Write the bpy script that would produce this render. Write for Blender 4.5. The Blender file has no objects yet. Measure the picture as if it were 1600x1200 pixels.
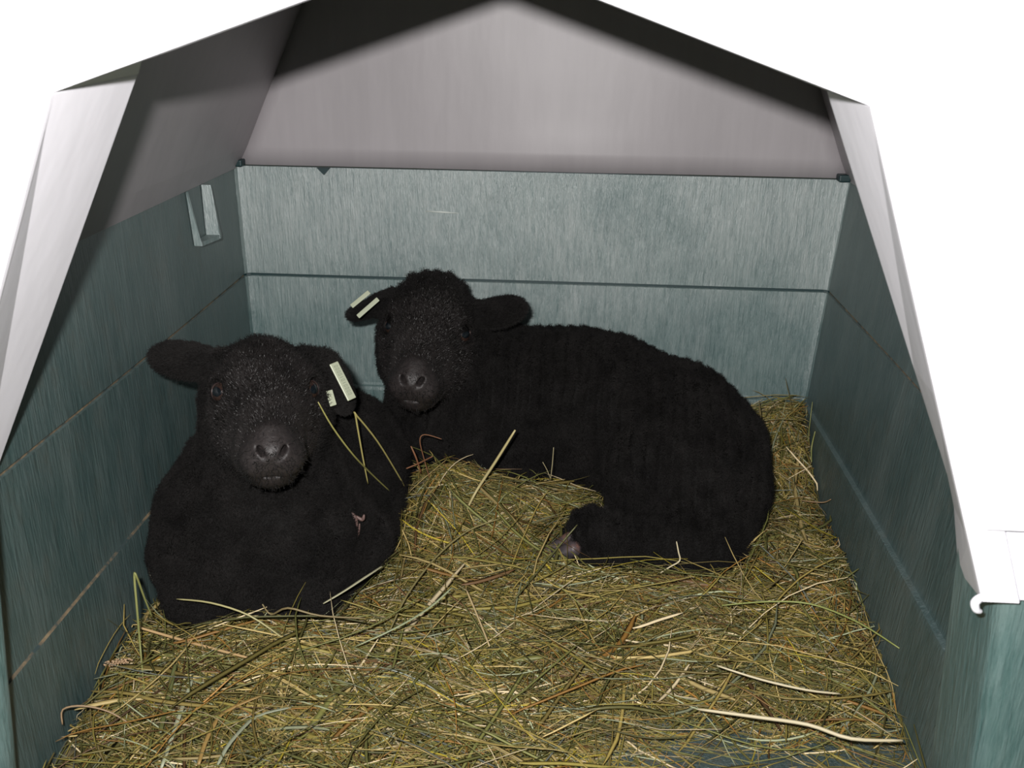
import bpy, math, random
import numpy as np
from mathutils import Vector, Matrix, noise
random.seed(7)
rng = np.random.default_rng(11)
SC = bpy.context.scene
COL = SC.collection

# ------------------------------------------------------------------ camera
CAM = np.array([0.0496, 0.0, 0.5950])
YAW, PITCH, ROLL, FPX = -0.0600, 0.3485, 0.0149, 1570.0
def cam_axes():
    cy, sy, cp, sp = math.cos(YAW), math.sin(YAW), math.cos(PITCH), math.sin(PITCH)
    fwd = np.array([sy*cp, cy*cp, -sp]); right = np.array([cy, -sy, 0.0]); up = np.cross(right, fwd)
    cr, sr = math.cos(ROLL), math.sin(ROLL)
    return cr*right + sr*up, -sr*right + cr*up, fwd
CR, CU, CF = cam_axes()
cam_data = bpy.data.cameras.new('camera'); cam = bpy.data.objects.new('camera', cam_data); COL.objects.link(cam)
cam.matrix_world = Matrix(((CR[0], CU[0], -CF[0], CAM[0]), (CR[1], CU[1], -CF[1], CAM[1]), (CR[2], CU[2], -CF[2], CAM[2]), (0, 0, 0, 1)))
cam_data.sensor_width = 36; cam_data.lens = 36*FPX/1600; cam_data.clip_start = 0.01; cam_data.clip_end = 60
cam_data.dof.use_dof = True; cam_data.dof.focus_distance = 1.12; cam_data.dof.aperture_fstop = 15
SC.camera = cam

def at(px, py, y):
    """world point seen at a pixel, at depth y"""
    d = CF*FPX + (px-800)*CR - (py-600)*CU
    return CAM + d*(y/d[1])
def atz(px, py, z):
    d = CF*FPX + (px-800)*CR - (py-600)*CU
    return CAM + d*((z-CAM[2])/d[2])

# ------------------------------------------------------------------ light
SC.view_settings.view_transform = 'Standard'; SC.view_settings.look = 'None'
SC.view_settings.gamma = 1.0; SC.view_settings.use_curve_mapping = False
SC.view_settings.exposure = 0.0
world = bpy.data.worlds.new('world'); SC.world = world; world.use_nodes = True
wn = world.node_tree.nodes; wn['Background'].inputs[0].default_value = (0.80, 0.88, 1.0, 1); wn['Background'].inputs[1].default_value = 0.16
# the camera's built-in flash, up and to the left of the lens
fl = bpy.data.lights.new('camera_flash', 'AREA'); fl.shape = 'ELLIPSE'; fl.size = 0.030; fl.size_y = 0.014
fl.energy = 13.6; fl.color = (1.0, 0.975, 0.955)
flo = bpy.data.objects.new('camera_flash', fl); COL.objects.link(flo)
FP = CAM - 0.042*CR + 0.046*CU - 0.01*CF
flo.matrix_world = Matrix(((CR[0], CU[0], -CF[0], FP[0]), (CR[1], CU[1], -CF[1], FP[1]), (CR[2], CU[2], -CF[2], FP[2]), (0, 0, 0, 1)))

# ------------------------------------------------------------------ materials
def new_mat(name):
    m = bpy.data.materials.new(name); m.use_nodes = True
    return m, m.node_tree, m.node_tree.nodes['Principled BSDF']
def nd(nt, t, **k):
    n = nt.nodes.new(t)
    for a, b in k.items(): setattr(n, a, b)
    return n
def coords(nt, scale):
    tc = nd(nt, 'ShaderNodeTexCoord'); mp = nd(nt, 'ShaderNodeMapping'); mp.inputs['Scale'].default_value = scale
    nt.links.new(tc.outputs['Object'], mp.inputs[0]); return mp.outputs[0]
def noise_tex(nt, vec, scale, detail=4, rough=.6):
    n = nd(nt, 'ShaderNodeTexNoise'); n.inputs['Scale'].default_value = scale; n.inputs['Detail'].default_value = detail
    n.inputs['Roughness'].default_value = rough; nt.links.new(vec, n.inputs['Vector']); return n.outputs['Fac']
def ramp(nt, fac, stops):
    r = nd(nt, 'ShaderNodeValToRGB'); e = r.color_ramp.elements
    while len(e) < len(stops): e.new(0.5)
    for i, (p, c) in enumerate(stops): e[i].position = p; e[i].color = (*c, 1)
    nt.links.new(fac, r.inputs[0]); return r.outputs[0]
def mix(nt, fac, a, b):
    m = nd(nt, 'ShaderNodeMix', data_type='RGBA')
    for s, v in ((m.inputs[0], fac), (m.inputs[6], a), (m.inputs[7], b)):
        if hasattr(v, 'is_linked'): nt.links.new(v, s)
        else: s.default_value = v if not isinstance(v, tuple) else (*v, 1)
    return m.outputs[2]
def mathn(nt, op, a, b=None):
    m = nd(nt, 'ShaderNodeMath', operation=op)
    for s, v in ((m.inputs[0], a), (m.inputs[1], b)):
        if v is None: continue
        if hasattr(v, 'is_linked'): nt.links.new(v, s)
        else: s.default_value = v
    return m.outputs[0]
def bump(nt, bsdf, h, strength, dist):
    b = nd(nt, 'ShaderNodeBump'); b.inputs['Strength'].default_value = strength; b.inputs['Distance'].default_value = dist
    nt.links.new(h, b.inputs['Height']); nt.links.new(b.outputs[0], bsdf.inputs['Normal'])

def green_plastic(name, dirt=0.0, sheen=1.0, tone=1.0):
    m, nt, b = new_mat(name)
    streak = noise_tex(nt, coords(nt, (1, 1, .075)), 420, 5, .65)
    streak2 = noise_tex(nt, coords(nt, (1, 1, .10)), 220, 5, .65)
    wide = noise_tex(nt, coords(nt, (1, 1, .30)), 16, 5, .62)
    blot = noise_tex(nt, coords(nt, (1, 1, 1)), 7, 4, .6)
    base = ramp(nt, wide, [(.32, (.022, .082, .083)), (.50, (.048, .112, .110)), (.68, (.115, .178, .172))])
    haze_streak = ramp(nt, streak2, [(.25, (.15,)*3), (.75, (.95,)*3)])
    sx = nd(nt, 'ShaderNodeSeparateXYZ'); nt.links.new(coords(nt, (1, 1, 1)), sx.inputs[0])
    haze_rise = nd(nt, 'ShaderNodeMapRange'); haze_rise.inputs[1].default_value = .20; haze_rise.inputs[2].default_value = .32; haze_rise.inputs[3].default_value = -.10; haze_rise.inputs[4].default_value = .10; nt.links.new(sx.outputs[2], haze_rise.inputs[0])  # painted flash haze, stronger on the upper tier
    f2 = ramp(nt, mathn(nt, 'ADD', blot, haze_rise.outputs[0]), [(.36, (.15,)*3), (.62, (1.0,)*3)])
    fm = mathn(nt, 'MULTIPLY', haze_streak, f2)
    c = mix(nt, mathn(nt, 'MULTIPLY', fm, .95*sheen), base, (.33, .375, .365))  # grey scuffs doubling as flash sheen, mixed into the base colour
    fine = ramp(nt, streak, [(.40, (0, 0, 0)), (.62, (1, 1, 1))])
    c = mix(nt, mathn(nt, 'MULTIPLY', fine, .30), c, (.20, .285, .280))
    if dirt:
        sp = noise_tex(nt, coords(nt, (1, 1, .6)), 45, 6, .7)
        sp2 = ramp(nt, sp, [(.52, (0, 0, 0)), (.70, (1, 1, 1))])
        c = mix(nt, mathn(nt, 'MULTIPLY', sp2, dirt), c, (.13, .105, .065))
    tn = nd(nt, 'ShaderNodeVectorMath', operation='SCALE'); nt.links.new(c, tn.inputs[0]); tn.inputs['Scale'].default_value = tone
    nt.links.new(tn.outputs[0], b.inputs['Base Color'])
    ro = nd(nt, 'ShaderNodeMapRange'); ro.inputs[3].default_value = .34; ro.inputs[4].default_value = .56
    nt.links.new(streak2, ro.inputs[0]); nt.links.new(ro.outputs[0], b.inputs['Roughness'])
    b.inputs['Specular IOR Level'].default_value = 1.0; b.inputs['IOR'].default_value = 1.8
    h = mathn(nt, 'ADD', mathn(nt, 'MULTIPLY', streak, .7), mathn(nt, 'MULTIPLY', streak2, .8))
    bump(nt, b, h, .85, .0022)
    return m
M_GREEN = green_plastic('green_plastic')  # back wall: flash sheen painted in at full strength
M_GREEN_SHADED = green_plastic('green_plastic_shaded', .25, .34, .62)  # same plastic, its tone lowered to paint in the side walls' shade
M_FLOOR = green_plastic('green_plastic_floor', .8, .3, .5)

def white_plastic(name, col, rough, var):
    m, nt, b = new_mat(name)
    v = coords(nt, (1, 1, .35))
    a = noise_tex(nt, v, 9, 4, .55); s = noise_tex(nt, coords(nt, (1, 1, .1)), 90, 3, .6)
    lo = tuple(x*(1-var) for x in col)
    c = ramp(nt, mathn(nt, 'ADD', mathn(nt, 'MULTIPLY', a, .7), mathn(nt, 'MULTIPLY', s, .3)), [(.35, lo), (.62, col)])
    nt.links.new(c, b.inputs['Base Color']); b.inputs['Roughness'].default_value = rough
    bump(nt, b, a, .25, .006)
    return m
M_WHITE = white_plastic('white_plastic', (.90, .88, .94), .5, .05)
M_WHITE_DIM = white_plastic('white_plastic_dim', (.375, .35, .365), .46, .12)  # same white plastic, greyed: the dim roof interior is put into its colour

def simple(name, col, rough=.6, spec=.5):
    m, nt, b = new_mat(name); b.inputs['Base Color'].default_value = (*col, 1); b.inputs['Roughness'].default_value = rough
    b.inputs['Specular IOR Level'].default_value = spec; return m
def dirt_mat():
    m, nt, b = new_mat('dirt_line')
    a = noise_tex(nt, coords(nt, (1, 1, 1)), 60, 5, .7)
    nt.links.new(ramp(nt, a, [(.40, (.03, .05, .05)), (.56, (.17, .125, .075)), (.7, (.25, .19, .11))]), b.inputs['Base Color'])
    b.inputs['Roughness'].default_value = .9; return m
M_DIRT = dirt_mat()
M_DARKGREEN = simple('dark_green_edge', (.012, .035, .038), .45)

def ground_mat():
    m, nt, b = new_mat('grass_ground')
    a = noise_tex(nt, coords(nt, (1, 1, 1)), 6, 8, .7)
    nt.links.new(ramp(nt, a, [(.35, (.04, .06, .02)), (.6, (.10, .13, .04)), (.75, (.16, .13, .08))]), b.inputs['Base Color'])
    b.inputs['Roughness'].default_value = 1; bump(nt, b, a, .8, .03); return m

# ------------------------------------------------------------------ helpers
def mesh_obj(name, verts, faces, mats, parent=None, smooth=True, fmat=None):
    me = bpy.data.meshes.new(name)
    me.from_pydata([tuple(map(float, v)) for v in verts], [], [tuple(int(i) for i in f) for f in faces])
    for m in (mats if isinstance(mats, (list, tuple)) else [mats]): me.materials.append(m)
    if fmat is not None: me.polygons.foreach_set('material_index', np.array(fmat, dtype=np.int32))
    me.polygons.foreach_set('use_smooth', np.full(len(me.polygons), smooth)); me.update()
    o = bpy.data.objects.new(name, me); COL.objects.link(o)
    if parent: o.parent = parent
    return o
def struct(o, kind='structure'): o['kind'] = kind; return o
def solid(o, t, off=1.0, bevel=0):
    s = o.modifiers.new('thickness', 'SOLIDIFY'); s.thickness = t; s.offset = off; s.use_even_offset = True
    if bevel:
        b = o.modifiers.new('bevel', 'BEVEL'); b.width = bevel; b.segments = 3; b.limit_method = 'ANGLE'
    return o
def box_mesh(name, c, half, mat, parent=None, bev=0.0, rot=None):
    V = [(sx*half[0], sy*half[1], sz*half[2]) for sx in (-1, 1) for sy in (-1, 1) for sz in (-1, 1)]
    F = [(0, 1, 3, 2), (4, 6, 7, 5), (0, 4, 5, 1), (2, 3, 7, 6), (0, 2, 6, 4), (1, 5, 7, 3)]
    R = rot if rot is not None else np.eye(3)
    V = [np.array(c) + R @ np.array(v) for v in V]
    o = mesh_obj(name, V, F, mat, parent, smooth=False)
    if bev:
        b = o.modifiers.new('bevel', 'BEVEL'); b.width = bev; b.segments = 3
    return o

# ------------------------------------------------------------------ the shelter: green base tub
Z0, Z1, Z2, DB = 0.4074, 0.2624, 0.1104, 1.3226
YF = 0.60                                                    # inside face of the front wall
def LW(z, y):   # inner face of the left wall
    yb = DB - .0468*(Z0-z); return np.array([-.4 + .0367*(Z0-z) + .0251*(yb-y), y, z])
def RW(z, y):
    yb = DB - .0468*(Z0-z); return np.array([.4 - .0883*(Z0-z) - .0014*(yb-y), y, z])
def YB(z): return DB - .0468*(Z0-z)
# vertical profile: (height, step towards the inside); ledge at Z2, narrow groove at Z1
PROF0 = [(Z0, 0), (Z0-.004, 0), (Z1+.0022, .0), (Z1+.0014, -.0020), (Z1-.0014, -.0020), (Z1-.0022, .0), (Z2+.004, .0), (Z2+.0005, .0005), (Z2-.0012, .0060), (Z2-.006, .0068), (0.0, .0068)]
def prof_rows(led, extra=6):
    rows = []; PROF = [(z, s*led/.0068 if s > 0 else s) for z, s in PROF0]
    for i, (z, s) in enumerate(PROF):
        rows.append((z, s))
        if i+1 < len(PROF) and z-PROF[i+1][0] > .05:
            for k in range(1, extra): t = k/extra; rows.append((z+(PROF[i+1][0]-z)*t, s+(PROF[i+1][1]-s)*t))
    return rows
def side_wall(name, fn, sign, mat, led, zdirt):
    rows = prof_rows(led); n = 24; V = []; F = []; fm = []
    for z, s in rows:
        for k in range(n+1):
            y = YF-.03 + (YB(z)-s+.004-YF+.03)*k/n
            p = fn(z, y).copy(); p[0] += sign*s
            w = .0012*math.sin(7*y+3*z)                      # slight warp of the moulded sheet
            p[0] += w; V.append(p)
    for r in range(len(rows)-1):
        for k in range(n):
            a = r*(n+1)+k; F.append((a, a+1, a+n+2, a+n+1) if sign < 0 else (a, a+n+1, a+n+2, a+1))
            z = (rows[r][0]+rows[r+1][0])/2
            fm.append(1 if abs(z-Z1) < .0013 or (zdirt and Z2-.001 < z < Z2+.001) else 0)
    o = mesh_obj(name, V, F, [mat, M_DIRT], smooth=False, fmat=fm)
    solid(o, .010, -1.0); return struct(o)
wl = side_wall('wall_left', LW, 1, M_GREEN_SHADED, .0022, True)
wr = side_wall('wall_right', RW, -1, M_GREEN_SHADED, .0060, False)

def back_wall():
    rows = prof_rows(.004); n = 40; V = []; F = []; fm = []
    ch = .007
    for z, s in rows:
        xl, xr = LW(z, YB(z))[0]+s, RW(z, YB(z))[0]-s; yb = YB(z)-s
        xs = [xl, xl+ch*.3] + [xl+ch+(xr-xl-2*ch)*k/n for k in range(n+1)] + [xr-ch*.3, xr]
        for i, x in enumerate(xs):
            d = ch if i in (0, len(xs)-1) else (ch*.3 if i in (1, len(xs)-2) else 0)
            V.append((x, yb-d + .0010*math.sin(9*x+5*z), z))
    m = n+5
    for r in range(len(rows)-1):
        for k in range(m-1):
            a = r*m+k; F.append((a, a+m, a+m+1, a+1))
            z = (rows[r][0]+rows[r+1][0])/2
            fm.append(1 if abs(z-Z1) < .0013 else 0)
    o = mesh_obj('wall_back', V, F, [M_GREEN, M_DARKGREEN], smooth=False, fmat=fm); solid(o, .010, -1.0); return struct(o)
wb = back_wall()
# scratch scored into the back wall, and the dark corner tabs over its top edge
def ribbon_on(name, pts, w, mat, parent, up=(0, 0, 1)):
    V, F = [], []
    for i, p in enumerate(pts):
        ww = w[i] if isinstance(w, (list, tuple)) else w
        V += [np.array(p)-np.array(up)*ww/2, np.array(p)+np.array(up)*ww/2]
    for i in range(len(pts)-1): F.append((2*i, 2*i+2, 2*i+3, 2*i+1))
    o = mesh_obj(name, V, F, mat, parent); s = o.modifiers.new('t', 'SOLIDIFY'); s.thickness = .0008; return o
M_SCRATCH = simple('pale_scratch', (.62, .66, .62), .5)
sc = ribbon_on('scratch', [at(x, y, DB-.0040) for x, y in ((665, 330), (690, 331.5), (716, 333))], [.0012, .0022, .0008], M_SCRATCH, wb)
sc['label'] = 'pale horizontal scratch'
for px, py in ((372, 257), (1318, 281)):
    t = box_mesh('corner_tab', at(px, py-3, DB-.006), (.0075, .009, .0045), M_DARKGREEN, wb, .002); t['label'] = 'dark green corner tab'
nk = at(505, 266, DB-.005)
no = mesh_obj('notch', [nk+np.array(v) for v in ((-.008, -.002, .003), (.009, -.002, .003), (.001, -.002, -.006), (-.008, .004, .003), (.009, .004, .003), (.001, .004, -.006))],
         [(0, 2, 1), (3, 4, 5), (0, 1, 4, 3), (1, 2, 5, 4), (2, 0, 3, 5)], M_DARKGREEN, wb, smooth=False); no['label'] = 'dark triangular nick in the top edge'

# latch pocket on the left wall: a wedge-shaped socket standing proud of the wall
def pocket():
    w = lambda z, y, d: LW(z, y) + np.array([d, 0, 0])
    zt, zb = Z0-.003, Z0-.066
    y0, y1 = 1.128, 1.178
    # raised frame: right cheek tall and thin, floor lip; panel leans into the wall
    V = [w(zt, y1, .001), w(zt, y1+.008, .001), w(zb, y1+.010, .001), w(zb, y1-.004, .001),
         w(zt, y1, .013), w(zt, y1+.006, .010), w(zb, y1+.008, .016), w(zb, y1-.004, .018)]
    F = [(4, 7, 6, 5), (0, 4, 5, 1), (3, 2, 6, 7), (0, 3, 7, 4), (1, 5, 6, 2)]
    V += [w(zb+.004, y0+.004, .001), w(zb-.001, y0+.004, .001), w(zb+.004, y0+.004, .010), w(zb-.001, y0+.004, .010),
          w(zb+.004, y1, .001), w(zb-.001, y1, .001), w(zb+.004, y1, .018), w(zb-.001, y1, .018)]
    F += [(10, 11, 15, 14), (8, 10, 14, 12), (9, 13, 15, 11), (8, 9, 11, 10)]
    V += [w(zt, y0-.004, .0015), w(zt, y0+.003, .0015), w(zb, y0+.006, .0015), w(zb, y0+.001, .0015),
          w(zt, y0, .0028), w(zb, y0+.004, .010)]
    F += [(16, 19, 21, 20), (17, 20, 21, 18), (16, 20, 17)]
    o = mesh_obj('latch_pocket', V, F, M_GREEN, wl, smooth=False)
    o['label'] = 'moulded latch pocket with pale right cheek'; return o
pocket()

# floor of the tub
fv = [(-.42, YF-.09, 0), (.42, YF-.09, 0), (.42, 1.335, 0), (-.42, 1.335, 0)]
n = 20; V = []; F = []
for j in range(n+1):
    for i in range(n+1):
        x = -.40 + .80*i/n; y = YF-.09 + (1.315-YF+.09)*j/n; V.append((x, y, 0.0))
for j in range(n):
    for i in range(n): a = j*(n+1)+i; F.append((a, a+1, a+n+2, a+n+1))
floor = mesh_obj('floor', V, F, M_FLOOR); solid(floor, .012, -1.0); struct(floor)

# green front wall of the base: two jambs with rounded edges beside the doorway
def front_jamb(name, sgn, xt, xb, mat, y1):
    # plan section (outer side -> doorway edge -> inside), swept from top to bottom; doorway edge leans inwards downwards
    V, F = [], []; zs = [Z0+.02, .30, .2, .1, -.012]
    out = .47
    for z in zs:
        e = xb + (xt-xb)*(z-.08)/(.22-.08)
        r = .012; y0 = .562
        sec = [(sgn*out, y0)] + [(e + sgn*(r - r*math.sin(a)), y0 + r - r*math.cos(a)) for a in np.linspace(0, math.pi/2, 8)]
        r2 = .005
        sec += [(e + sgn*(r2 - r2*math.cos(a)), y1 - r2 + r2*math.sin(a)) for a in np.linspace(0, math.pi/2, 5)]
        sec += [(sgn*out, y1)]
        V += [(x, y, z) for x, y in sec]; m = len(sec)
    for r in range(len(zs)-1):
        for k in range(m):
            a = r*m+k; b = r*m+(k+1) % m
            F.append((a, b, b+m, a+m) if sgn > 0 else (a, a+m, b+m, b))
    F.append(tuple(range(m))[::(1 if sgn < 0 else -1)]); F.append(tuple(range((len(zs)-1)*m, len(zs)*m))[::(-1 if sgn < 0 else 1)])
    return struct(mesh_obj(name, V, F, mat))
M_JAMB = green_plastic('green_plastic_front', 0, .25)
e1, e2 = at(1500, 935, .622), at(1467, 1190, .622)
front_jamb('wall_front_right', 1, e1[0]+(e1[0]-e2[0])*(.22-e1[2])/(e1[2]-e2[2]), e2[0]+(e1[0]-e2[0])*(.08-e2[2])/(e1[2]-e2[2]), M_JAMB, .640)
e1, e2 = at(2, 920, .578), at(26, 1180, .578)
front_jamb('wall_front_left', -1, e1[0]+(e1[0]-e2[0])*(.22-e1[2])/(e1[2]-e2[2]), e2[0]+(e1[0]-e2[0])*(.08-e2[2])/(e1[2]-e2[2]), M_JAMB, .580)

# ------------------------------------------------------------------ the white roof
KZ, KX, RZ = .625, .300, .745                                # knee height / half width, ridge height
def roof_section(y, grow=0.0):
    s = (y-DB)/(.6-DB)                                       # 0 at the back, 1 at the front
    pad = .002
    xl = LW(Z0, y)[0]-pad; xr = RW(Z0, y)[0]+pad
    return [(xl-grow, Z0), (-KX-grow, KZ), (0, RZ+grow), (KX+.012+grow, KZ-.0), (xr+grow, Z0)]
def roof():
    V, F = [], []; ny = 16
    ys = [.60 + (DB+.006-.60)*k/ny for k in range(ny+1)]
    for y in ys:
        s = roof_section(y); pts = []
        for i in range(4):
            for k in range(8):
                t = k/8; pts.append((s[i][0]+(s[i+1][0]-s[i][0])*t, s[i][1]+(s[i+1][1]-s[i][1])*t))
        pts.append(s[4])
        # bottom rim turned outwards, seen as the thin pale lip over the green wall
        pts = [(pts[0][0]-.010, Z0+.003), (pts[0][0], Z0+.0035)] + pts[1:-1] + [(pts[-1][0], Z0+.0035), (pts[-1][0]+.010, Z0+.003)]
        V += [(x, y, z) for x, z in pts]; m = len(pts)
    for r in range(ny):
        for k in range(m-1): a = r*m+k; F.append((a, a+m, a+m+1, a+1))
    o = mesh_obj('ceiling', V, F, M_WHITE_DIM, smooth=False); solid(o, .006, 1.0); return struct(o)
roof()
# white rear gable of the roof
def gable():
    s = roof_section(DB); V, F = [], []; nx, nz = 30, 14
    for j in range(nz+1):
        z = Z0+.0015 + (RZ-Z0)*j/nz
        if z <= KZ:
            t = max(0, (z-Z0))/(KZ-Z0); a = s[0][0]+(s[1][0]-s[0][0])*t; b = s[4][0]+(s[3][0]-s[4][0])*t
        else:
            t = min(1, (z-KZ)/(RZ-KZ)); a = s[1][0]*(1-t); b = s[3][0]*(1-t)
        for i in range(nx+1):
            x = a+(b-a)*i/nx
            # gentle dents in the moulded sheet
            dy = .004*math.exp(-((x-.05)/.10)**2-((z-.425)/.03)**2) + .0015*math.sin(14*x+1)*math.sin(17*z)
            V.append((x, DB+.002-dy+.006*(z-Z0), z))
    for j in range(nz):
        for i in range(nx): a = j*(nx+1)+i; F.append((a, a+1, a+nx+2, a+nx+1))
    o = mesh_obj('wall_gable', V, F, M_WHITE_DIM); solid(o, .006, -1.0); return struct(o)
gable()

# the white entrance arch: front sheet with the doorway, and the return flanges of the doorway
Y1, Y2 = .55, .65
OL, OR = at(80, 145, Y1), at(1360, 165, Y1)                  # outer knees
AL = at(475, 0, Y1); AR = at(940, 0, Y1)
sl = (AL[2]-OL[2])/(AL[0]-OL[0]); sr = (AR[2]-OR[2])/(AR[0]-OR[0])
ax = (OR[2]-OL[2]+sl*OL[0]-sr*OR[0])/(sl-sr); APEX = np.array([ax, Y1, OL[2]+sl*(ax-OL[0])])
BR = at(1535, 940, Y1); L2 = at(0, 450, Y1)
tL = (BR[2]-OL[2])/(L2[2]-OL[2]); BL = OL + (L2-OL)*tL*.985
IKL, IKR = at(216, 116, Y2), at(1291, 141, Y2)
IL = [IKL, at(108, 420, Y2+.002), at(0, 722, Y2+.004)]
IL.append(IL[2]+(IL[2]-IL[1])*.40); IL.append(IL[3]+np.array([-.012, -.02, -.02]))
IR = [IKR, at(1480, 742, Y2), at(1490, 790, Y2), at(1497, 892, Y2), ]
HOOK = []
def arch():
    hole = [BL, OL, APEX, OR, BR]
    outer = [np.array([-.50, Y1, BL[2]]), np.array([-.50, Y1, .44]), np.array([-.36, Y1, .70]), np.array([.02, Y1, .84]), np.array([.40, Y1, .70]), np.array([.54, Y1, .44]), np.array([.54, Y1, BR[2]-.002])]
    # rim strip around the doorway (raised bevel), then the sheet
    def off(p, d): return np.array([p[0]+d[0], p[1]+d[1], p[2]+d[2]])
    rim = [off(BL, (-.022, 0, 0)), off(OL, (-.020, 0, .014)), off(APEX, (0, 0, .022)), off(OR, (.019, 0, .014)), off(BR, (.022, 0, 0))]
    rim2 = [off(p, (0, .004, 0)) for p in rim]
    rim2 = [off(p, d) for p, d in zip(rim2, ((-.002, 0, 0), (-.002, 0, .001), (0, 0, .002), (.002, 0, .001), (.002, 0, 0)))]
    V = hole + rim + rim2 + [off(p, (0, .004, 0)) for p in outer]
    F = []
    for i in range(4): F.append((i, i+1, 5+i+1, 5+i)); F.append((5+i, 6+i, 11+i, 10+i))
    o0 = 15
    F += [(10, 11, o0+1, o0), (11, o0+2, o0+1), (11, 12, o0+3, o0+2), (12, 13, o0+4, o0+3), (13, o0+5, o0+4), (13, 14, o0+6, o0+5)]
    o = mesh_obj('wall_entrance', V, F, M_WHITE, smooth=False); solid(o, .004, -1.0); struct(o)
    # side flanges
    # left
    n = 2; V, F = [], []
    for k in range(n+1):
        t = k/n; V.append(OL+(BL-OL)*(0, .96, 1)[k])
        L = IL[0] if k == 0 else (IL[3] if k == 1 else IL[4])
        V.append(L)
    for k in range(n): F.append((2*k, 2*k+1, 2*k+3, 2*k+2))
    f = mesh_obj('jamb_flange', V, F, M_WHITE, o, smooth=False); solid(f, .004, 1.0, .0012)
    V = [OR, OR+(BR-OR)*.55, OR+(BR-OR)*.80, OR+(BR-OR)*.86, BR] + [IR[0], IR[0]+(IR[1]-IR[0])*.7, IR[1], IR[2], IR[3]]
    F = [(0, 1, 6, 5), (1, 2, 7, 6), (2, 3, 8, 7), (3, 4, 9, 8)]
    f = mesh_obj('jamb_flange', V, F, M_WHITE, o, smooth=False); solid(f, .004, 1.0, .0012)
    # shallow lip under the sloping top edges, widening into gussets at the knees
    for kn, ik, s in ((OL, IKL, 1), (OR, IKR, -1)):
        back = np.array([0, .004, -.0005])
        e = APEX-kn
        V = [kn, kn+e*.13, kn+e*.30, APEX, ik, kn+e*.15+np.array([0, .085, .001]), kn+e*.30+back, APEX+back]
        if s > 0: V[5] = at(222, 93, Y2-.01)
        F = [(0, 4, 5, 1), (1, 5, 6, 2), (2, 6, 7, 3)] if s > 0 else [(0, 1, 5, 4), (1, 2, 6, 5), (2, 3, 7, 6)]
        f = mesh_obj('top_lip', V, F, M_WHITE, o, smooth=False); solid(f, .003, -1.0)
    # recessed step low on the right of the sheet
    box = box_mesh('recess_step', at(1572, 798, Y1-.001) + np.array([.008, 0, 0]), (.020, .004, .012), M_WHITE, o, .002)
    # hook at the foot of the right jamb
    c0 = at(1532, 946, Y1+.002)
    HOOK.append((o, [c0+np.array(q) for q in ((.006, .002, .004), (.0, 0, .006), (-.0035, 0, .002), (-.002, 0, -.003), (.002, .001, -.005))]))
    return o
ent = arch()
# top cover between arch and roof, outside
def hood():
    V, F = [], []
    prof_ = [(-.47, .40), (-.36, .70), (.02, .84), (.40, .70), (.50, .40)]
    back = [(-.43, .415), (-.315, .64), (.005, .765), (.33, .64), (.43, .415)]
    V = [(x, Y1+.004, z) for x, z in prof_] + [(x, .62, z) for x, z in back]
    for i in range(4): F.append((i, 5+i, 6+i, i+1))
    o = mesh_obj('trim_1', V, F, M_WHITE, smooth=False); solid(o, .004, 1.0); return struct(o)
hood()
g = mesh_obj('ground', [(-6, -5, -.014), (6, -5, -.014), (6, 7, -.014), (-6, 7, -.014)], [(0, 1, 2, 3)], ground_mat()); struct(g)

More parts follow.
